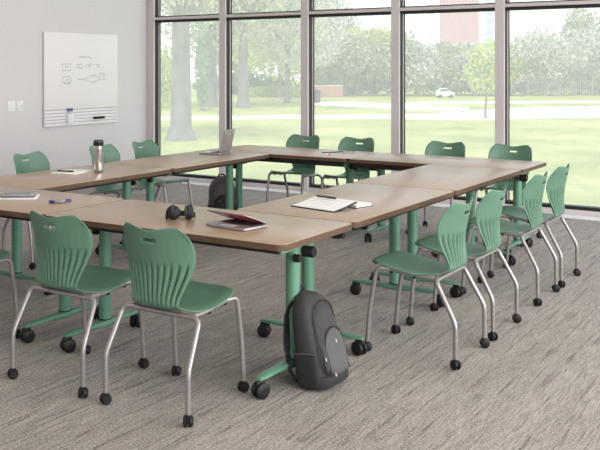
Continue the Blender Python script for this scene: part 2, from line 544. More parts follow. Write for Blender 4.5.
proto = make_chair()
for i, (x, y, rz, lab, g) in enumerate(chairs):
    o = proto if i == 0 else copy_tree(proto)
    o.location = (x, y, 0); o.rotation_euler = (0, 0, rz); o['label'] = lab; o['group'] = g

# ------------------------------------------------------------------ whiteboard on the left wall
bx = XL
wb = thing('whiteboard', 'white dry-erase board with faint flow-chart drawing on the left wall', 'whiteboard', (bx, 8.84, .815))
W0, W1 = -.70, .685
bm = B(); box(bm, .012, .030, W0, W1, .205, 1.16, .002); obj('writing_surface', bm, M['board'], wb)
bm = B(); box(bm, .0005, .0115, W0 + .002, W1 - .002, .0, 1.158); obj('backing', bm, M['board_side'], wb)
bm = B()
for k in range(5):
    z0 = .003 + k * .040
    box(bm, .012, .033, W0, W1, z0, z0 + .036, .004)
obj('slatted_rail', bm, M['board'], wb)
def PX(u, v):   # sketch grid on the board: 0..1 across, 0..1 down
    return (.0306, W0 + u * 1.385, 1.16 - v * 1.16)
def stroke(bm, pts, w=.0032):
    for a, b in zip(pts[:-1], pts[1:]):
        A = Vector(PX(*a)); Bq = Vector(PX(*b)); d = Bq - A
        if d.length < 1e-4: continue
        n = Vector((0, -d.z, d.y)).normalized() * w
        A = A - d.normalized() * w * .5; Bq = Bq + d.normalized() * w * .5
        vs = [bm.verts.new(p) for p in (A - n, Bq - n, Bq + n, A + n)]
        bm.faces.new(vs)
def scribble(bm, u, v, wu, hv, n):
    pts = [(u + wu * k / n, v + hv * (random.random() - .5)) for k in range(n + 1)]
    stroke(bm, pts)
rd = random.Random(3)
for (u, v, wu, hv, n) in ((.445, .262, .17, .03, 18), (.265, .365, .05, .02, 7), (.42, .345, .07, .025, 9), (.41, .375, .09, .012, 8), (.57, .338, .05, .018, 6),
      (.575, .362, .03, .016, 5), (.69, .338, .04, .018, 6), (.70, .362, .03, .014, 5), (.27, .505, .04, .02, 5), (.25, .545, .09, .016, 9),
      (.43, .500, .09, .018, 9), (.60, .470, .085, .028, 9), (.61, .530, .07, .024, 8), (.765, .475, .03, .02, 4)):
    bm = B(); scribble(bm, u, v, wu, hv, n); obj('handwriting', bm, M['ink'], wb, False)
for (u0, u1, v0, v1) in ((.225, .335, .335, .405), (.735, .81, .445, .51)):
    bm = B(); stroke(bm, [(u0, v0), (u1, v0), (u1, v1), (u0, v1), (u0, v0)], .0025); obj('drawn_box', bm, M['ink'], wb, False)
el = [(.285 + .062 * math.cos(a), .505 + .036 * math.sin(a)) for a in [2 * PI * k / 24 for k in range(25)]]
bm = B(); stroke(bm, el, .0025); obj('drawn_oval', bm, M['ink'], wb, False)
for p in ([(.52, .365), (.555, .345)], [(.63, .345), (.68, .335)], [(.74, .37), (.78, .41), (.775, .44)], [(.53, .495), (.585, .475)], [(.53, .505), (.60, .53)],
          [(.69, .475), (.73, .475)], [(.69, .525), (.74, .50)], [(.55, .35), (.545, .355), (.555, .36)]):
    bm = B(); stroke(bm, p, .002); obj('drawn_arrow', bm, M['ink'], wb, False)


mc = thing('marker_cup', 'white cup of markers clipped on the slatted rail of the whiteboard', 'cup', (bx + .034, 8.56, .84))
bm = B(); box(bm, .0005, .055, -.045, .045, 0, .125, .008); obj('cup', bm, M['white_plastic'], mc)
for k, (yy, xx, c) in enumerate(((-.026, .018, 'blue'), (-.006, .036, 'purple'), (.012, .018, 'blue'), (.030, .034, 'black'))):
    o = thing('marker', {0: 'blue-capped marker, leftmost in the cup on the whiteboard', 1: 'purple-capped marker second from left in the whiteboard cup',
        2: 'blue-capped marker third from left in the whiteboard cup', 3: 'black-capped marker rightmost in the whiteboard cup'}[k], 'marker', (bx + .034 + xx, 8.56 + yy, .966), 0, 'markers in the whiteboard cup')
    bm = B(); lathe(bm, [(.007, 0), (.007, .03)], 12); obj('barrel', bm, M['white_plastic'], o)
    bm = B(); lathe(bm, [(.0085, .0302), (.0085, .065), (.006, .07)], 12); obj('cap', bm, M[c], o)
er = thing('board_eraser', 'black magnetic eraser stuck on the slatted rail of the whiteboard', 'eraser', (bx + .034, 9.12, .895))
bm = B(); box(bm, .012, .042, -.095, .095, -.016, .016, .006); obj('grip', bm, M['black'], er)
bm = B(); box(bm, .0, .0118, -.092, .092, -.014, .014, .002); obj('felt_pad', bm, M['dark_grey'], er)

for (y, w, lab, sw) in ((7.62, .062, 'white wide two-gang switch plate on the left wall, farther from the whiteboard', 2), (7.765, .045, 'white narrow switch plate on the left wall, nearer to the whiteboard', 1)):
    o = thing('light_switch', lab, 'light switch', (bx, y, 1.092), 0, 'switch plates on the left wall')
    bm = B(); box(bm, .0005, .008, -w, w, -.062, .062, .003); obj('cover_plate', bm, M['white_plastic'], o)
    for k in range(sw):
        yy = (k - (sw - 1) / 2) * .052
        bm = B(); box(bm, .0081, .011, yy - .014, yy + .014, -.034, .034, .002); obj('rocker', bm, M['white_plastic'] if sw == 2 else M['sill'], o)
    if sw == 1:
        bm = B(); box(bm, .0111, .013, .0, .009, -.006, .010, .001); obj('sensor', bm, M['dark_grey'], o)

# ------------------------------------------------------------------ things on the tables
TT = T_H
def flat_frame(bm, w, d, z0, z1, r=.01, bev=.002, M_=None):
    prism(bm, rrect(-w / 2, w / 2, -d / 2, d / 2, r, 4), z0, z1, M=M_, bev=bev)

def screen_mat():
    m = mat('laptop_wallpaper', (.1, .05, .1), .25); t = NT(m)
    tc = t.n('ShaderNodeTexCoord'); sp = t.n('ShaderNodeSeparateXYZ'); t.l(tc.outputs['Object'], sp.inputs[0])
    n_ = t.noise(tc.outputs['Object'], 9, 3)
    ma = t.n('ShaderNodeMath', operation='MULTIPLY_ADD'); t.l(sp.outputs[0], ma.inputs[0]); ma.inputs[1].default_value = 3.2; t.l(n_, ma.inputs[2])
    r = t.ramp(ma.outputs[0], [(.12, (.10, .06, .16)), (.38, (.22, .07, .16)), (.62, (.62, .09, .07)), (.82, (.25, .03, .05)), (1, (.03, .02, .04))])
    t.l(r.outputs[0], t.b.inputs['Base Color']); t.l(r.outputs[0], t.b.inputs['Emission Color']); t.b.inputs['Emission Strength'].default_value = .12
    return m
M['wallpaper'] = screen_mat()

def laptop(name, lab, loc, rz, w, d, ang, screen, lid_d=None):
    """base on the table, hinge along local +y edge; ang = opening in degrees"""
    o = thing(name, lab, 'laptop', loc, rz)
    bm = B(); flat_frame(bm, w, d, .003, .015, .012); obj('base', bm, M['silver'], o)
    bm = B()
    for i in range(5):
        for k in range(13):
            x = -w * .42 + k * w * .84 / 13; y = -.005 + i * .0185
            box(bm, x + .001, x + w * .84 / 13 - .001, y, y + .0165, .0152, .0164, .0008, 1)
    obj('keyboard', bm, M['dark_grey'], o)
    bm = B(); flat_frame(bm, w * .36, d * .3, .0151, .0154, .006, 0, Matrix.Translation((0, -d * .30, 0))); obj('trackpad', bm, M['sill'], o)
    bm = B(); 
    for sx in (-1, 1):
        for sy in (-1, 1): lathe(bm, [(.006, .0001), (.006, .003)], 10, Matrix.Translation((sx * w * .42, sy * d * .4, 0)))
    obj('rubber_foot', bm, M['black'], o)
    lid = thing('lid', None, None); lid.parent = o
    ld = lid_d or d
    # local lid frame: y from the hinge (0) to the free edge (ld), screen on +z side when ang=0 faces down
    lid.location = (0, d / 2 - .004, .0195); lid.rotation_euler = (PI - math.radians(ang), 0, 0)
    # in this frame lid lies towards -... after rotation about x by (180-ang)
    bm = B(); prism(bm, rrect(-w / 2, w / 2, .002, ld, .012, 4), -.003, .0025, bev=.0015); ob = obj('lid', bm, M['silver'], o)
    Mx = Matrix.Translation((0, d / 2 - .004, .0195)) @ Euler((PI - math.radians(ang), 0, 0)).to_matrix().to_4x4()
    ob.matrix_local = Mx
    bm = B(); prism(bm, rrect(-w / 2 + .004, w / 2 - .004, .008, ld - .004, .008, 4), .0026, .0030); ob2 = obj('bezel', bm, M['black'], ob)
    bm = B(); prism(bm, rrect(-w / 2 + .010, w / 2 - .010, .018, ld - .010, .003, 2), .0031, .0034); ob3 = obj('screen', bm, screen, ob)
    bpy.data.objects.remove(lid)
    bm = B(); tube(bm, [(-w * .38, d / 2 - .004, .0175), (w * .38, d / 2 - .004, .0175)], .0042, 10); obj('hinge', bm, M['dark_grey'], o)
    return o
laptop('laptop', 'laptop half closed with red and purple wallpaper, beside the headphones', (-2.523, 3.976, TT), math.radians(-9), .265, .188, 19, M['wallpaper'])
laptop('laptop', 'silver laptop standing fully open on the far left table near the window', (-4.835, 7.235, TT), math.radians(-79), .27, .215, 103, M['dark_grey'], .215)

# headphones
def headphones():
    o = thing('headphones', 'black over-ear headphones lying left of the half-closed laptop', 'headphones', (-2.885, 3.975, TT), 0)
    for c, yaw, el in (((-.005, -.045, .044), -62, 14), ((.052, .020, .042), 22, 4)):
        # yaw: plan direction the outer shell faces, el: its upward tilt
        q = Vector((math.cos(math.radians(yaw)) * math.cos(math.radians(el)), math.sin(math.radians(yaw)) * math.cos(math.radians(el)), math.sin(math.radians(el)))).to_track_quat('Z', 'Y').to_matrix().to_4x4()
        Mx = Matrix.Translation(c) @ q
        bm = B(); lathe(bm, [(.010, .022), (.026, .020), (.034, .013), (.038, .002), (.038, -.003)], 28, Mx)
        cup = obj('ear_cup', bm, M['black_metal'], o)
        bm = B(); lathe(bm, [(.022, -.0035), (.037, -.0035), (.039, -.010), (.036, -.017), (.027, -.020), (.021, -.014)], 28, Mx)
        obj('ear_cushion', bm, M['dark_grey'], cup)
        bm = B(); tube(bm, [Mx @ Vector((.0, .0, .024)), Mx @ Vector((.0, .028, .022)), Mx @ Vector((.0, .042, .006))], .0032, 8); obj('yoke', bm, M['dark_grey'], cup)
    pts = fillet([(-.042, -.050, .020), (-.095, .010, .018), (-.080, .085, .018), (-.010, .110, .018), (.050, .075, .020)], .06, 8)
    bm = B(); prev = None
    for i, p in enumerate(pts):
        a = pts[max(i - 1, 0)]; b = pts[min(i + 1, len(pts) - 1)]; tt = (b - a).normalized(); n_ = Vector((-tt.y, tt.x, 0))
        ring = [bm.verts.new(p + n_ * (.005 * q[0]) + Vector((0, 0, .015 * q[1]))) for q in ((-1, -.8), (0, -1), (1, -.8), (1, .8), (0, 1), (-1, .8))]
        if prev:
            for k in range(6): bm.faces.new((prev[k], prev[(k + 1) % 6], ring[(k + 1) % 6], ring[k]))
        else: bm.faces.new(ring)
        prev = ring
    bm.faces.new(prev)
    obj('headband', bm, M['black'], o)
headphones()

# tablets
def tablet(lab, loc, rz, w, d, th, group, frame='white_plastic', scr='slate'):
    o = thing('tablet', lab, 'tablet', loc, rz, group)
    bm = B(); flat_frame(bm, w, d, .0, th, .012, .0015); obj('body', bm, M[frame], o)
    bm = B(); flat_frame(bm, w - .03, d - .03, th + .0001, th + .0006, .003, 0); obj('screen', bm, M[scr], o)
    return o
M['slate'] = noisy('slate_screen', (.05, .06, .085), (.09, .105, .14), 9, rough=.2)
tablet('white-rimmed tablet with slate screen lying at the left end of the nearest tables', (-4.205, 4.075, TT + .0002), math.radians(38), .27, .20, .008, 'tablets on the near table')
tablet('smaller silver tablet stacked on top of the white-rimmed one', (-4.245, 4.125, TT + .0092), math.radians(47), .20, .145, .007, 'tablets on the near table', 'silver')

def pen(name, lab, p, rz, L, r, body, cap, group, cat='pen'):
    o = thing(name, lab, cat, (p[0], p[1], p[2]), rz, group)
    Mx = Matrix.Translation((0, 0, r)) @ Euler((0, PI / 2, 0)).to_matrix().to_4x4()
    bm = B(); lathe(bm, [(r * .3, -L / 2), (r * .9, -L / 2 + .012), (r * .9, L * .12)], 12, Mx); obj('barrel', bm, M[body], o)
    bm = B(); lathe(bm, [(r, L * .121), (r, L / 2 - .004), (r * .7, L / 2)], 12, Mx); obj('cap', bm, M[cap], o)
    return o
pen('marker', 'purple-capped marker lying farther from the viewer of the pair beside the tablet', (-3.838, 4.105, TT + .0002), math.radians(60), .10, .0085, 'silver', 'purple', 'purple markers on the near table', 'marker')
pen('marker', 'purple-capped marker lying closest to the viewer of the pair beside the tablet', (-3.822, 4.035, TT + .0002), math.radians(205), .10, .0095, 'silver', 'purple', 'purple markers on the near table', 'marker')

# open notebook on the right side table
def notebook():
    o = thing('open_planner', 'open planner with black cover and white gridded pages on the right side table', 'notebook', (-2.440, 4.877, TT), math.radians(78))
    # cover: flat with the right part curling up
    def sheet(x0, x1, y0, y1, zf, th, n=16):
        bm = B(); up = []; dn = []
        for k in range(n + 1):
            x = x0 + (x1 - x0) * k / n; z = zf(x)
            up.append([bm.verts.new((x, y, z + th)) for y in (y0, y1)]); dn.append([bm.verts.new((x, y, z)) for y in (y0, y1)])
        for k in range(n):
            bm.faces.new((up[k][0], up[k + 1][0], up[k + 1][1], up[k][1])); bm.faces.new((dn[k][0], dn[k][1], dn[k + 1][1], dn[k + 1][0]))
            bm.faces.new((up[k][0], dn[k][0], dn[k + 1][0], up[k + 1][0])); bm.faces.new((up[k][1], up[k + 1][1], dn[k + 1][1], dn[k][1]))
        bm.faces.new((up[0][0], up[0][1], dn[0][1], dn[0][0])); bm.faces.new((up[n][0], dn[n][0], dn[n][1], up[n][1]))
        return bm
    # spine runs along local y; the near half tents up towards it, the far half lies flatter
    lift = lambda x: .0005 + .034 * ((x + .175) / .205) ** 1.25
    bm = sheet(-.184, .030, -.160, .158, lambda x: max(.0005, lift(max(x, -.175))), .0042, 18); obj('cover', bm, M['black'], o)
    bm = sheet(.0305, .182, -.155, .155, lambda x: .0005, .0028, 4); obj('cover', bm, M['black'], o)
    bm = sheet(-.175, .028, -.150, .150, lambda x: .0048 + lift(x), .003, 18); obj('page_block', bm, M['grid_paper'], o)
    bm = sheet(.034, .176, -.150, .150, lambda x: .0034, .0, 2); bm.free()
    bm = sheet(.034, .176, -.150, .150, lambda x: .0034, .015, 12); obj('page_block', bm, M['paper'], o)
    return o
def grid_paper():
    m = mat('grid_paper', (.82, .82, .80), .7); t = NT(m)
    br_v = t.coords((1, 1, 1))
    br = t.n('ShaderNodeTexBrick', offset=0); br.inputs['Scale'].default_value = 1; br.inputs['Brick Width'].default_value = .045; br.inputs['Row Height'].default_value = .05
    br.inputs['Mortar Size'].default_value = .0012; br.inputs['Color1'].default_value = (.82, .82, .80, 1); br.inputs['Color2'].default_value = (.84, .84, .82, 1); br.inputs['Mortar'].default_value = (.5, .5, .5, 1)
    t.l(br_v, br.inputs['Vector']); t.l(br.outputs[0], t.b.inputs['Base Color'])
    return m
M['grid_paper'] = grid_paper()
notebook()
pen('pen', 'black pen lying across the top of the open planner', (-2.490, 4.898, TT + .0425), math.radians(-12), .15, .0055, 'black', 'black', None)

# tumbler
o = thing('tumbler', 'brushed steel travel tumbler with black lid on the table by the wall', 'tumbler', (-4.690, 5.41, TT + .0003))
bm = B(); lathe(bm, [(.030, 0), (.034, .003), (.038, .02), (.0395, .205)], 32); obj('body', bm, M['chrome'], o)
bm = B(); lathe(bm, [(.0395, .2052), (.040, .209), (.040, .232), (.038, .234)], 32); lid = obj('lid', bm, M['black'], o)
bm = B(); lathe(bm, [(.0385, .2342), (.0385, .247), (.035, .250), (.010, .250)], 32); obj('rim', bm, M['dark_grey'], lid)

# notepad and pen near the tumbler
o = thing('notepad', 'white notepad lying left of the steel tumbler', 'notepad', (-4.865, 5.292, TT + .0002), math.radians(14))
bm = B(); flat_frame(bm, .21, .27, 0, .008, .004, .001); obj('pages', bm, M['paper'], o)
bm = B(); box(bm, -.105, .105, .118, .135, .0082, .0105, .001); obj('binding', bm, M['white_plastic'], o)
pen('pen', 'dark pen lying on the white notepad near the tumbler', (-4.88, 5.24, TT + .0085), math.radians(20), .14, .0055, 'dark_grey', 'black', None)

# pad, pen and glasses on the window table
o = thing('folio', 'thin dark folio lying on the window table left of the seam', 'folio', (-3.985, 7.98, TT + .0002), math.radians(72))
bm = B(); flat_frame(bm, .24, .07, 0, .006, .006, .001); obj('cover', bm, M['dark_grey'], o)
bm = B(); flat_frame(bm, .22, .05, .0061, .0075, .004, 0); obj('label_panel', bm, M['slate'], o)
o = thing('eyeglasses', 'thin wire eyeglasses resting beside the dark folio on the window table', 'eyeglasses', (-3.80, 7.93, TT + .022), math.radians(35))
for s in (-1, 1):
    bm = B(); tube(bm, [(s * .034 + .026 * math.cos(a), .004, .021 * math.sin(a)) for a in [2 * PI * k / 20 for k in range(21)]], .0013, 6, False); obj('rim', bm, M['black_metal'], o)
    bm = B(); tube(bm, [(s * .06, .004, .01), (s * .066, .02, .008), (s * .064, .12, -.005), (s * .062, .14, -.018)], .0012, 6); obj('temple', bm, M['red_plastic'] if 'red_plastic' in M else M['black_metal'], o)
bm = B(); tube(bm, [(-.009, .004, .004), (0, .006, .007), (.009, .004, .004)], .0012, 6); obj('bridge', bm, M['black_metal'], o)
M['red'] = noisy('red_rubber', (.45, .07, .05), (.5, .09, .06), 20, rough=.6)
o = thing('eraser', 'small red eraser near the seam of the window tables', 'eraser', (-3.90, 7.72, TT + .0002), .3)
bm = B(); box(bm, -.02, .02, -.01, .01, 0, .011, .003); obj('block', bm, M['red'], o)
bm = B(); box(bm, -.0205, .004, -.0105, .0105, -.0001, .0118, .002); obj('sleeve', bm, M['paper'], o)

# ------------------------------------------------------------------ backpacks
def fabric(name, c):
    m = noisy(name, c, tuple(q * 1.25 for q in c), 90, rough=.85, bump=.15)
    return m
M['bag'] = fabric('grey_canvas', (.036, .035, .036))
M['bag_pocket'] = fabric('mid_grey_canvas', (.075, .073, .074))
M['bag_dark'] = fabric('black_canvas', (.018, .018, .019))
def blob(bm, prof, n=28, M_=None, e=3.2):
    """stack of superellipse sections: (z, cx, cy, rx, ry)"""
    rings = []
    for z, cx, cy, rx, ry in prof:
        ring = []
        for k in range(n):
            a = 2 * PI * k / n; c, s = math.cos(a), math.sin(a)
            ring.append(bm.verts.new((cx + rx * math.copysign(abs(c) ** (2 / e), c), cy + ry * math.copysign(abs(s) ** (2 / e), s), z)))
        rings.append(ring)
    for i in range(len(rings) - 1):
        for k in range(n): bm.faces.new((rings[i][k], rings[i][(k + 1) % n], rings[i + 1][(k + 1) % n], rings[i + 1][k]))
    bm.faces.new(rings[0][::-1]); bm.faces.new(rings[-1])
    if M_ is not None:
        for v in bm.verts: v.co = M_ @ v.co

def backpack(lab, loc, rz, lean, dark=False):
    """front panel faces local +x, width along y, straps on the -x side"""
    o = thing('backpack', lab, 'backpack', loc, rz, 'backpacks on the floor')
    o.rotation_euler = (0, lean, rz)
    H = .45; W = .137; D = .070
    c = M['bag_pocket'] if dark else M['bag']
    def mesh_(bm): return bm
    # main body with a domed top, bulging towards the front
    bm = B()
    pr = []
    for k in range(22):
        t = k / 21
        z = .002 + .448 * t
        if t < .06: f = .86 + .14 * math.sin(t / .06 * PI / 2)
        else: f = 1
        top = max(0, (t - .62) / .38)
        g = math.sqrt(max(0.0, 1 - top ** 2.4)) if top < 1 else 0
        wy = W * f * (1 - .0 * t) * max(g, .12)
        dx = D * f * (1.12 - .34 * t) * max(math.sqrt(max(0, 1 - top ** 4)), .25)
        pr.append((z, dx - D * f, 0, dx, wy))
    blob(bm, pr)
    body = obj('body', bm, c, o, True, 60)
    # boot of darker fabric low down
    bm = B(); blob(bm, [(.0, .010, 0, D * 1.02, W * .88), (.012, .012, 0, D * 1.22, W * 1.02), (.05, .014, 0, D * 1.24, W * 1.022), (.062, .012, 0, D * 1.16, W * .99)])
    obj('base_panel', bm, M['bag_dark'], o, True, 60)
    # raised front panel
    bm = B(); pr = []
    for k in range(16):
        t = k / 15; z = .03 + .365 * t; e = math.sqrt(max(0, 1 - (2 * t - 1) ** 6))
        top = max(0, (t - .55) / .45)
        pr.append((z, D * .86 - .052 * t, 0, .052 * max(e, .2), .112 * max(e, .2) * math.sqrt(max(.02, 1 - top ** 2.5))))
    blob(bm, pr, 24, e=3)
    obj('front_panel', bm, c if dark else M['bag'], o, True, 60)
    bm = B(); pr = []
    for k in range(14):
        t = k / 13; z = .045 + .235 * t; e = math.sqrt(max(0, 1 - (2 * t - 1) ** 6)); top = max(0, (t - .5) / .5)
        pr.append((z, D * .86 + .028 - .030 * t, 0, .036 * max(e, .2), .098 * max(e, .2) * math.sqrt(max(.02, 1 - top ** 2.6))))
    blob(bm, pr, 24, e=2.8)
    fp = obj('front_pocket', bm, M['bag_dark'] if dark else M['bag_pocket'], o, True, 60)
    # zips as thin black arcs
    def arc(bm, x, hw, z0, z1, r, dxz=0):
        pts = [(x, -hw, z0)]
        for k in range(13):
            a = PI - PI * k / 12
            pts.append((x + dxz, hw * math.cos(a), z1 - hw * .9 + hw * .9 * math.sin(a)))
        pts.append((x, hw, z0))
        tube(bm, pts, r, 6)
    bm = B(); arc(bm, .090, .100, .07, .40, .0032, -.040); arc(bm, .108, .086, .06, .272, .0028, -.018)
    obj('zip', bm, M['black'], o)
    for (x, y, z) in ((.124, -.040, .225), (.094, -.106, .15), (.122, -.080, .075)):
        bm = B(); tube(bm, [(x, y, z), (x + .003, y, z - .016)], .0030, 6); obj('zip_pull', bm, M['silver'], o)
    # side pocket
    for s in (-1, 1):
        bm = B(); blob(bm, [(.012, 0, s * W * .90, .055, .016), (.05, 0, s * W * .92, .062, .022), (.16, -.002, s * W * .93, .062, .020), (.175, -.002, s * W * .93, .060, .016)], 16)
        obj('side_pocket', bm, M['bag_dark'], o, True, 60)
        bm = B(); tube(bm, [(-.062, s * (W * .93 + .012), .172), (0, s * (W * .93 + .02), .176), (.058, s * (W * .93 + .012), .172)], .004, 6); obj('pocket_binding', bm, M['bag_pocket'], o)
        # shoulder strap
        bm = B()
        pts = fillet([(-.07, s * .05, .41), (-.105, s * .075, .36), (-.118, s * .10, .22), (-.108, s * .12, .09), (-.075, s * .125, .03)], .05, 6)
        prev = None
        for i, p in enumerate(pts):
            w = .026 if i < len(pts) * .6 else .014
            a = pts[max(i - 1, 0)]; b = pts[min(i + 1, len(pts) - 1)]; tt = (b - a).normalized()
            side = Vector((0, 1, 0)); nn = tt.cross(side).normalized()
            ring = [bm.verts.new(p + side * w * q[0] + nn * .005 * q[1]) for q in ((-1, -.6), (0, -1), (1, -.6), (1, .6), (0, 1), (-1, .6))]
            if prev:
                for k in range(6): bm.faces.new((prev[k], prev[(k + 1) % 6], ring[(k + 1) % 6], ring[k]))
            else: bm.faces.new(ring)
            prev = ring
        bm.faces.new(prev)
        obj('shoulder_strap', bm, M['bag_dark'], o)
    bm = B(); tube(bm, fillet([(-.055, -.035, .425), (-.06, -.03, .468), (-.06, .03, .468), (-.055, .035, .425)], .02, 6), .008, 10)
    obj('carry_handle', bm, M['bag_dark'], o)
    return o
backpack('grey backpack standing on the carpet against the front table leg', (-2.076, 4.060, .006), math.radians(-2), math.radians(-9))
backpack('dark backpack on the floor behind the far left table legs near the window', (-5.075, 7.735, .004), math.radians(-50), math.radians(-3), True)

# ------------------------------------------------------------------ outdoors
GZ = -1.0
random.seed(11)
def rnd(a, b): return a + (b - a) * random.random()
def grass_mat():
    m = mat('lawn', (.3, .45, .12), .9, spec=.1); t = NT(m)
    tc = t.n('ShaderNodeTexCoord').outputs['Object']
    a = t.noise(tc, .25, 5, .65); b = t.noise(tc, 2.2, 5, .7)
    c = t.ramp(a, [(.3, (.24, .27, .07)), (.5, (.42, .42, .13)), (.72, (.62, .56, .26))]).outputs[0]
    c = t.mix(c, (.18, .27, .09), t.ramp(b, [(.30, (.7, .7, .7)), (.52, (0, 0, 0))]).outputs[0])
    t.l(c, t.b.inputs['Base Color']); t.bump(b, .5, .05)
    return m
M['lawn'] = grass_mat()
M['path'] = noisy('pale_concrete_path', (.72, .70, .66), (.80, .78, .74), 1.5, rough=.9)
M['bark'] = noisy('grey_bark', (.13, .115, .108), (.27, .245, .23), 7, rough=.95, bump=.6, stretch=(1, 1, .25))
M['bark_pale'] = noisy('pale_bark', (.36, .33, .30), (.48, .45, .42), 6, rough=.95, bump=.4, stretch=(1, 1, .3))
def leaf(name, a, b):
    m = noisy(name, a, b, 1.1, rough=.7, spec=.2)
    return m
M['leaf_bright'] = leaf('bright_leaves', (.40, .50, .12), (.60, .66, .22))
M['leaf_mid'] = leaf('mid_leaves', (.28, .31, .19), (.52, .53, .36))
M['leaf_hazed'] = leaf('haze_paled_leaves', (.40, .41, .35), (.64, .63, .55))  # pale tone carries the outdoor haze in the leaf colour
M['leaf_dark'] = leaf('dark_leaves', (.18, .26, .14), (.28, .36, .20))

bm = B(); box(bm, -90, 60, YW + .4, 160, GZ - .3, GZ); g = obj('lawn', bm, M['lawn'], None, False); g['kind'] = 'structure'

def path_strip(name, pts):
    bm = B(); up = []
    for (xa, ya, xb, yb) in pts:
        up.append((bm.verts.new((xa, ya, GZ + .03)), bm.verts.new((xb, yb, GZ + .03)), bm.verts.new((xa, ya, GZ - .02)), bm.verts.new((xb, yb, GZ - .02))))
    for a, b in zip(up[:-1], up[1:]):
        bm.faces.new((a[0], b[0], b[1], a[1])); bm.faces.new((a[2], a[3], b[3], b[2]))
        bm.faces.new((a[0], a[2], b[2], b[0])); bm.faces.new((a[1], b[1], b[3], a[3]))
    bm.faces.new((up[0][0], up[0][1], up[0][3], up[0][2])); bm.faces.new((up[-1][0], up[-1][2], up[-1][3], up[-1][1]))
    o = obj(name, bm, M['path'], None, False); o['kind'] = 'structure'; return o

def _unused_ext(u, v):
    """ground point seen at plan angle/drop used when surveying the photo"""
    F_, th, H_, cx = 926.8, .6157, 67.33, 190.1
    d = F_ * (1.545 - GZ) / (v - H_); a = (u - cx) / F_ * d
    return (-math.sin(th) * d + math.cos(th) * a, math.cos(th) * d + math.sin(th) * a)

path_strip('path_1', [(-30.4, 32.3, -32.2, 34.2), (-27.4, 35.4, -29.1, 37.6), (-24.5, 38.0, -26.0, 40.4), (-21.9, 40.4, -23.5, 43.3), (-18.3, 43.0, -19.8, 46.6), (-16.4, 43.3, -18.5, 48.8), (-13.8, 45.6, -17.2, 57.1), (-12.4, 47.7, -15.8, 60.7), (-10.1, 49.9, -13.0, 64.5), (-5.9, 51.8, -8.0, 71.0)])
path_strip('path_2', [(-29.8, 55.6, -32.4, 60.4), (-26.0, 54.5, -29.7, 62.3), (-22.7, 53.3, -25.8, 60.6), (-19.3, 52.5, -21.3, 57.8), (-17.5, 51.4, -19.0, 56.9)])
path_strip('path_3', [(-24.9, 59.1, -26.3, 62.4), (-22.4, 62.9, -24.1, 67.5), (-18.7, 66.6, -19.8, 70.5), (-14.5, 71.9, -15.2, 75.1), (-9.9, 76.3, -10.4, 79.8)])

def leaves(name, blobs, n, size, material, parent):
    """blobs: (cx,cy,cz,rx,ry,rz) ellipsoids filled with small leaf sprays"""
    vs = []; fs = []
    vol = [b[3] * b[4] * b[5] for b in blobs]; tot = sum(vol)
    for b, v in zip(blobs, vol):
        for _ in range(max(12, int(n * v / tot))):
            while True:
                p = Vector((rnd(-1, 1), rnd(-1, 1), rnd(-1, 1)))
                if p.length <= 1: break
            p = p.normalized() * (p.length ** .6) if p.length > .001 else p
            c = Vector((b[0] + p.x * b[3], b[1] + p.y * b[4], b[2] + p.z * b[5]))
            q = Euler((rnd(0, PI), rnd(0, PI), rnd(0, 2 * PI))).to_matrix()
            s = size * rnd(.6, 1.3); a = q @ Vector((s, 0, 0)); d = q @ Vector((0, s * .55, 0)); k = len(vs)
            vs += [c - a, c + d, c + a, c - d]; fs.append((k, k + 1, k + 2, k + 3))
    me = bpy.data.meshes.new(name); me.from_pydata([tuple(v) for v in vs], [], fs); me.materials.append(material)
    o = bpy.data.objects.new(name, me); return link(o, parent)

def tree(name, label, x, y, h, crown, trunk_r, lm, n=2500, size=.16, fork=.35, bark='bark', branches=6, group=None, lean=0, flare=1.6):
    t = thing(name, label, 'tree', (x, y, GZ), 0, group)
    bm = B()
    top = h * .8
    pts = [(0, 0, -.05), (0, 0, .12), (0, 0, .5), (lean * .3, 0, h * fork * .6), (lean * .6, 0, h * fork), (lean, 0, top)]
    tube(bm, pts, [trunk_r * flare, trunk_r * (flare * .6 + .4), trunk_r * 1.08, trunk_r * .95, trunk_r * .85, trunk_r * .2], 14)
    for k in range(branches):
        a = 2 * PI * k / max(1, branches) + rnd(-.4, .4); z0 = h * (fork + rnd(-.02, .25)); L = h * rnd(.22, .40)
        p0 = Vector((lean * .6, 0, z0)); p1 = p0 + Vector((math.cos(a) * L * .45, math.sin(a) * L * .45, L * .55)); p2 = p1 + Vector((math.cos(a + .3) * L * .5, math.sin(a + .3) * L * .5, L * .35))
        tube(bm, [p0, p1, p2], [trunk_r * .45, trunk_r * .28, trunk_r * .08], 7)
    obj('trunk', bm, M[bark], t)
    leaves('foliage', crown, n, size, M[lm], t)
    return t
def crown(w, z0, z1, k=7, d=None):
    """a handful of overlapping lobes between heights z0 and z1 and half width w"""
    out = []
    d = d or w
    for i in range(k):
        a = 2 * PI * i / k + rnd(-.3, .3); rr = rnd(.25, .62)
        zc = z0 + (z1 - z0) * rnd(.25, .75)
        out.append((math.cos(a) * w * rr, math.sin(a) * d * rr, zc, w * rnd(.38, .55), d * rnd(.38, .55), (z1 - z0) * rnd(.22, .33)))
    out.append((0, 0, (z0 + z1) / 2, w * .6, d * .6, (z1 - z0) * .48))
    return out

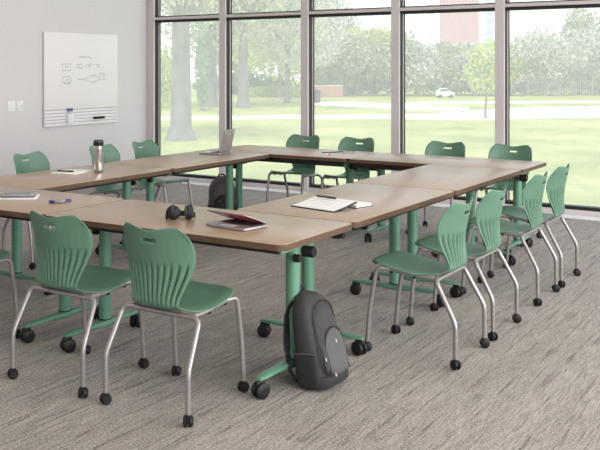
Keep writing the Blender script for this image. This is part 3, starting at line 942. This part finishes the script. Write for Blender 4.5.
G = 'park trees beyond the window'
tree('tree', 'big grey-trunked tree close outside the first tall pane, its trunk flaring at the grass', -19.0, 26.3, 9.5, crown(5.0, 4.6, 9.8, 10), .36, 'leaf_mid', 9000, .10, .42, branches=12, flare=1.75, group=G)
tree('tree', 'slimmer grey tree beside the first mullion, right of the big trunk', -33.2, 49.3, 11, crown(5.6, 3.8, 11.4, 11), .36, 'leaf_mid', 8000, .13, .42, group=G)
tree('tree', 'grey tree left in the second pane, left of the clipped hedge, forking high', -30.8, 49.3, 11, crown(5.6, 3.4, 11.4, 11), .34, 'leaf_mid', 8500, .13, .36, group=G)
tree('tree', 'thin dark-trunked tree right in the second pane, in front of the hedge end', -32.5, 58.0, 10, crown(4.6, 2.4, 10.8, 11), .20, 'leaf_hazed', 7000, .14, .4, group=G)
tree('tree', 'thin pale tree standing behind the clipped hedge', -38.6, 67.5, 9, crown(4.6, 1.2, 9.6, 12), .16, 'leaf_bright', 8000, .15, .3, group=G)
tree('tree', 'narrow dark green conifer-shaped tree between the two grey trunks of the first pane', -30.6, 44.5, 5.2, [(0, 0, 2.3, .45, .45, 2.1), (0, 0, 4.0, .3, .3, 1.2)], .10, 'leaf_dark', 1500, .10, .5, branches=0, group=G)
tree('tree', 'staked young tree with bright leaves and a thin leaning trunk on the lawn, fourth pane', -14.5, 45.7, 3.9, [(-.35, 0, 2.3, .75, .7, .8), (.1, 0, 3.1, .75, .7, .85), (.5, 0, 2.2, .45, .5, .7), (-.5, 0, 3.3, .45, .5, .4), (-.15, 0, 1.6, .6, .6, .4)], .055, 'leaf_bright', 1100, .10, .4, branches=5, lean=.15, group=G)
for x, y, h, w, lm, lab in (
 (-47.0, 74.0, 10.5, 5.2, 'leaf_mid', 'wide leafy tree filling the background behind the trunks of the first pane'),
 (-41.5, 80.0, 10.0, 5.0, 'leaf_hazed', 'wide pale tree filling the background high in the second pane')):
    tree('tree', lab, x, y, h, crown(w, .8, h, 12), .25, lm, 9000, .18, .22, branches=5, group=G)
# the tree row at the far side of the lawn
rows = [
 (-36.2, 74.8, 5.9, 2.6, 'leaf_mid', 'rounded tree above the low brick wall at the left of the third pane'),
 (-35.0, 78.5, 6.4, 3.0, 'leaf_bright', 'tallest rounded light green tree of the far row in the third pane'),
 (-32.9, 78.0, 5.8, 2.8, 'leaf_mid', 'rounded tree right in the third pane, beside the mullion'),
 (-31.2, 79.0, 4.9, 2.6, 'leaf_hazed', 'greyish tree just right of the third mullion'),
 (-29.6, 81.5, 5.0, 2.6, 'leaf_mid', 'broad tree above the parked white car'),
 (-27.2, 82.5, 4.8, 2.7, 'leaf_hazed', 'greyish tree behind the young staked tree, before the red building'),
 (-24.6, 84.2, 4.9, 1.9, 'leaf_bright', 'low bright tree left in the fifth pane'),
 (-21.9, 85.7, 6.4, 3.3, 'leaf_hazed', 'broad pale grey-green tree in the middle of the fifth pane'),
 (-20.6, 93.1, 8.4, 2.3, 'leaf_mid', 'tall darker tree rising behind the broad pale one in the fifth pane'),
 (-18.2, 90.5, 6.6, 3.0, 'leaf_hazed', 'pale tree at the right picture edge'),
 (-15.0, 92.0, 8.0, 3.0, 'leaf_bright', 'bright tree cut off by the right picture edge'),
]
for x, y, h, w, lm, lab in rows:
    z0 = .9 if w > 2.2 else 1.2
    tree('tree', lab, x, y, h, crown(w * 1.15, z0 - .25, h, 11), .16, lm, 7000, .15, .24, branches=5, group=G, bark='bark_pale' if lm == 'leaf_hazed' else 'bark')

def shrub(label, x, y, r, h, lm, n=1500, size=.09, name='shrub', rx=None, group=None, rz=0):
    t = thing(name, label, 'shrub' if name != 'hedge' else 'hedge', (x, y, GZ), rz, group)
    bm = B()
    for k in range(5):
        a = k * 1.26; tube(bm, [(0, 0, -.02), (math.cos(a) * r * .3, math.sin(a) * r * .3, h * .7)], [.04, .015], 6)
    obj('stem', bm, M['bark'], t)
    rx = rx or r
    bl = [(rx * rnd(-.6, .6), r * rnd(-.4, .4), h * rnd(.35, .65), rx * .42, r * .5, h * .36) for _ in range(7)] + [(q * rx, 0, h * .45, rx * .3, r * .8, h * .45) for q in (-.75, -.4, 0, .4, .75) if rx > 2] + [(0, 0, h * .5, rx * .8, r * .75, h * .5)]
    leaves('foliage', bl, n, size, M[lm], t)
shrub('tall leafy shrub at the left edge of the first pane, bright on top', -35.2, 46.3, 1.1, 4.2, 'leaf_bright', 2400, .12)
shrub('clipped bright green hedge in the second pane behind the grey tree', -39.4, 68.5, .8, .95, 'leaf_bright', 3000, .10, 'hedge', 2.7, rz=math.radians(35))

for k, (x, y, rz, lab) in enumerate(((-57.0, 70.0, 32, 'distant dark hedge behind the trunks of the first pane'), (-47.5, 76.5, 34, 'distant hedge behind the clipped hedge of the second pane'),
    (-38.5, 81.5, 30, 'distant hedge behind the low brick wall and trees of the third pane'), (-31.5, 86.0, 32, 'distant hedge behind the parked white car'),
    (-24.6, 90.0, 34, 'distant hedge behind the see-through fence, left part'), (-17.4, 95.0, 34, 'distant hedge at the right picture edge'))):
    shrub(lab, x, y, 1.0, 2.0, 'leaf_dark' if k < 2 else 'leaf_hazed', 3600, .16, 'hedge', 5.0, 'distant hedges along the park edge', math.radians(rz))
# low brick wall, bin, car, fence, buildings
M['brick_red'] = noisy('weathered_red_brick', (.40, .20, .17), (.47, .25, .21), 2, rough=.9)
M['brick_hazed'] = noisy('haze_paled_brick', (.42, .25, .25), (.46, .28, .28), .5, rough=.9)  # distance haze is mixed into the brick colour
M['tower_blue'] = noisy('pale_blue_cladding', (.55, .66, .78), (.60, .70, .80), .5, rough=.6)
M['pane_dark'] = noisy('far_window_glass', (.10, .12, .14), (.14, .16, .18), 2, rough=.2)
M['car_white'] = noisy('white_car_paint', (.80, .80, .80), (.84, .84, .84), 3, rough=.3)

o = thing('garden_wall', 'low red-brown brick wall under the far trees in the third pane', 'wall', (-35.8, 70.5, GZ), math.radians(35))
bm = B(); box(bm, -1.4, 1.4, -.12, .12, 0, .95, .01); obj('brickwork', bm, M['brick_red'], o)
bm = B(); box(bm, -1.45, 1.45, -.16, .16, .951, 1.02, .01); obj('coping', bm, M['path'], o)
o = thing('litter_bin', 'small dark litter bin on the grass at the left of the third pane', 'bin', (-30.8, 59.2, GZ))
bm = B(); lathe(bm, [(.20, 0), (.24, .05), (.27, .7), (.29, .72)], 16); obj('body', bm, M['dark_grey'], o)
bm = B(); lathe(bm, [(.28, .722), (.29, .78), (.22, .92), (.05, .97)], 16); obj('lid', bm, M['black_metal'], o)

o = thing('car', 'small white car parked before the far trees in the fourth pane', 'car', (-27.3, 75.4, GZ), math.radians(32))
bm = B(); prism(bm, [(-.75, .18), (.75, .18), (.75, .42), (.55, .50), (.30, .52), (.12, .78), (-.42, .80), (-.62, .54), (-.75, .50)], -.36, .36, Matrix(((1, 0, 0, 0), (0, 0, 1, 0), (0, 1, 0, 0), (0, 0, 0, 1))), bev=.03)
obj('body', bm, M['car_white'], o)
bm = B(); prism(bm, [(.24, .54), (.10, .74), (-.38, .76), (-.54, .55)], -.37, .37, Matrix(((1, 0, 0, 0), (0, 0, 1, 0), (0, 1, 0, 0), (0, 0, 0, 1))))
obj('side_window', bm, M['pane_dark'], o)
for sx in (-.46, .46):
    for sy in (-.33, .33):
        bm = B(); lathe(bm, [(.10, -.06), (.15, -.055), (.15, .055), (.10, .06)], 18, Matrix.Translation((sx, sy, .15)) @ Euler((PI / 2, 0, 0)).to_matrix().to_4x4()); obj('wheel', bm, M['black'], o)

o = thing('picket_fence', 'pale see-through fence along the far trees in the fifth pane', 'fence', (-21.0, 89.5, GZ), math.radians(34))
bm = B()
for z in (.35, 1.15): box(bm, -3.5, 5.5, -.03, .03, z, z + .06)
obj('rail', bm, M['white_plastic'], o, False)
bm = B()
for k in range(45): box(bm, -3.5 + k * .2, -3.44 + k * .2, -.035, -.031, .05, 1.35)
obj('pickets', bm, M['white_plastic'], o, False)
for k in range(4):
    bm = B(); box(bm, -3.5 + k * 2.95, -3.36 + k * 2.95, .031, .14, 0, 1.45); obj('post', bm, M['white_plastic'], o, False)

def tower(label, x, y, w, d, h, m, nx, nz, rz, wcol='pane_dark'):
    o = thing('office_building', label, 'building', (x, y, GZ), rz)
    bm = B(); box(bm, -w / 2, w / 2, 0, d, 0, h, .05, 1); obj('wall', bm, m, o, False)
    bm = B(); box(bm, -w / 2 - .1, w / 2 + .1, -.1, d + .1, h, h + .4, .03, 1); obj('parapet', bm, M['path'], o, False)
    for i in range(nx):
        for k in range(nz):
            xx = -w / 2 + (i + .5) * w / nx; zz = 1.2 + k * (h - 2) / nz
            bm = B(); box(bm, xx - .32 * w / nx, xx + .32 * w / nx, -.06, -.002, zz, zz + 1.5, .02, 1); obj('window', bm, M[wcol], o, False)
    return o
M['win_pale'] = noisy('pale_window_glass', (.45, .46, .52), (.5, .52, .58), 1, rough=.3)
tower('haze-paled red brick high-rise far behind the trees in the fourth pane', -63.4, 183.2, 7.6, 8, 27, M['brick_hazed'], 1, 0, math.radians(20))
tower('slim pale blue tower right of the red brick high-rise', -59.3, 193.0, 3.2, 8, 20, M['tower_blue'], 2, 9, math.radians(20), 'win_pale')
tower('very slim bluish stair tower against the left side of the red brick high-rise', -68.6, 181.0, 1.3, 5, 25, M['tower_blue'], 1, 10, math.radians(20), 'win_pale')

# ------------------------------------------------------------------ light
w = bpy.data.worlds.new('sky'); scn.world = w; w.use_nodes = True
t = w.node_tree; t.nodes.clear()
out = t.nodes.new('ShaderNodeOutputWorld'); bg = t.nodes.new('ShaderNodeBackground')
tc = t.nodes.new('ShaderNodeTexCoord'); sp = t.nodes.new('ShaderNodeSeparateXYZ'); rp = t.nodes.new('ShaderNodeValToRGB')
rp.color_ramp.elements[0].position = .0; rp.color_ramp.elements[0].color = (.95, .97, 1, 1)
rp.color_ramp.elements[1].position = .8; rp.color_ramp.elements[1].color = (.62, .78, 1, 1)
t.links.new(tc.outputs['Generated'], sp.inputs[0]); t.links.new(sp.outputs[2], rp.inputs[0]); t.links.new(rp.outputs[0], bg.inputs[0])
bg.inputs[1].default_value = 1.8
t.links.new(bg.outputs[0], out.inputs[0])

sl = bpy.data.lights.new('sun', 'SUN'); sl.energy = 3.2; sl.angle = math.radians(3); sl.color = (1, .97, .92)
so = bpy.data.objects.new('sun', sl); COL.objects.link(so)
so.rotation_euler = Vector((-.35, .75, -1.25)).to_track_quat('-Z', 'Y').to_euler()

def area(name, loc, direction, sx, sy, e, col=(1, 1, 1)):
    l = bpy.data.lights.new(name, 'AREA'); l.shape = 'RECTANGLE'; l.size = sx; l.size_y = sy; l.energy = e; l.color = col
    o = bpy.data.objects.new(name, l); COL.objects.link(o); o.location = loc
    o.rotation_euler = Vector(direction).to_track_quat('-Z', 'Y').to_euler()
    return o
# daylight through the openings of the right wall
for i, (y0, y1) in enumerate(((-2.2, 1.7), (2.0, 5.8), (6.1, 9.6))):
    area('daylight_right', (XR + .05, (y0 + y1) / 2, 1.8), (-1, 0, -.12), y1 - y0, 3.0, (235, 235, 190)[i], (1, .98, .97))
# unseen ceiling panels and lamps, added to brighten the dim interior
for x in (-5.2, -1.6, 2.0):
    for y in (-1.2, 2.4, 6.0):
        p = thing('fill_panel', 'added unseen square fill panel under the ceiling', 'ceiling light', (x, y, HC), 0, 'added fill panels under the ceiling')
        bm = B(); box(bm, -.62, .62, -.62, .62, -.035, -.001, .004, 1); obj('housing', bm, M['white_plastic'], p, False)
        l = area('ceiling_fill', (x, y, HC - .045), (0, 0, -1), 1.1, 1.1, 15, (1, .97, .94)); 

# ------------------------------------------------------------------ camera
cd = bpy.data.cameras.new('camera'); cam = bpy.data.objects.new('camera', cd); COL.objects.link(cam)
cam.location = (0, 0, 1.545); cam.rotation_euler = (PI / 2, 0, .6157)
cd.sensor_width = 36; cd.lens = 926.8 * 36 / 600
cd.shift_x = (300 - 190.1) / 600; cd.shift_y = -(225 - 67.33) / 600
cd.clip_end = 800
scn.camera = cam
scn.view_settings.view_transform = 'Standard'; scn.view_settings.look = 'None'
scn.view_settings.gamma = 1; scn.view_settings.use_curve_mapping = False
scn.view_settings.exposure = 0.08
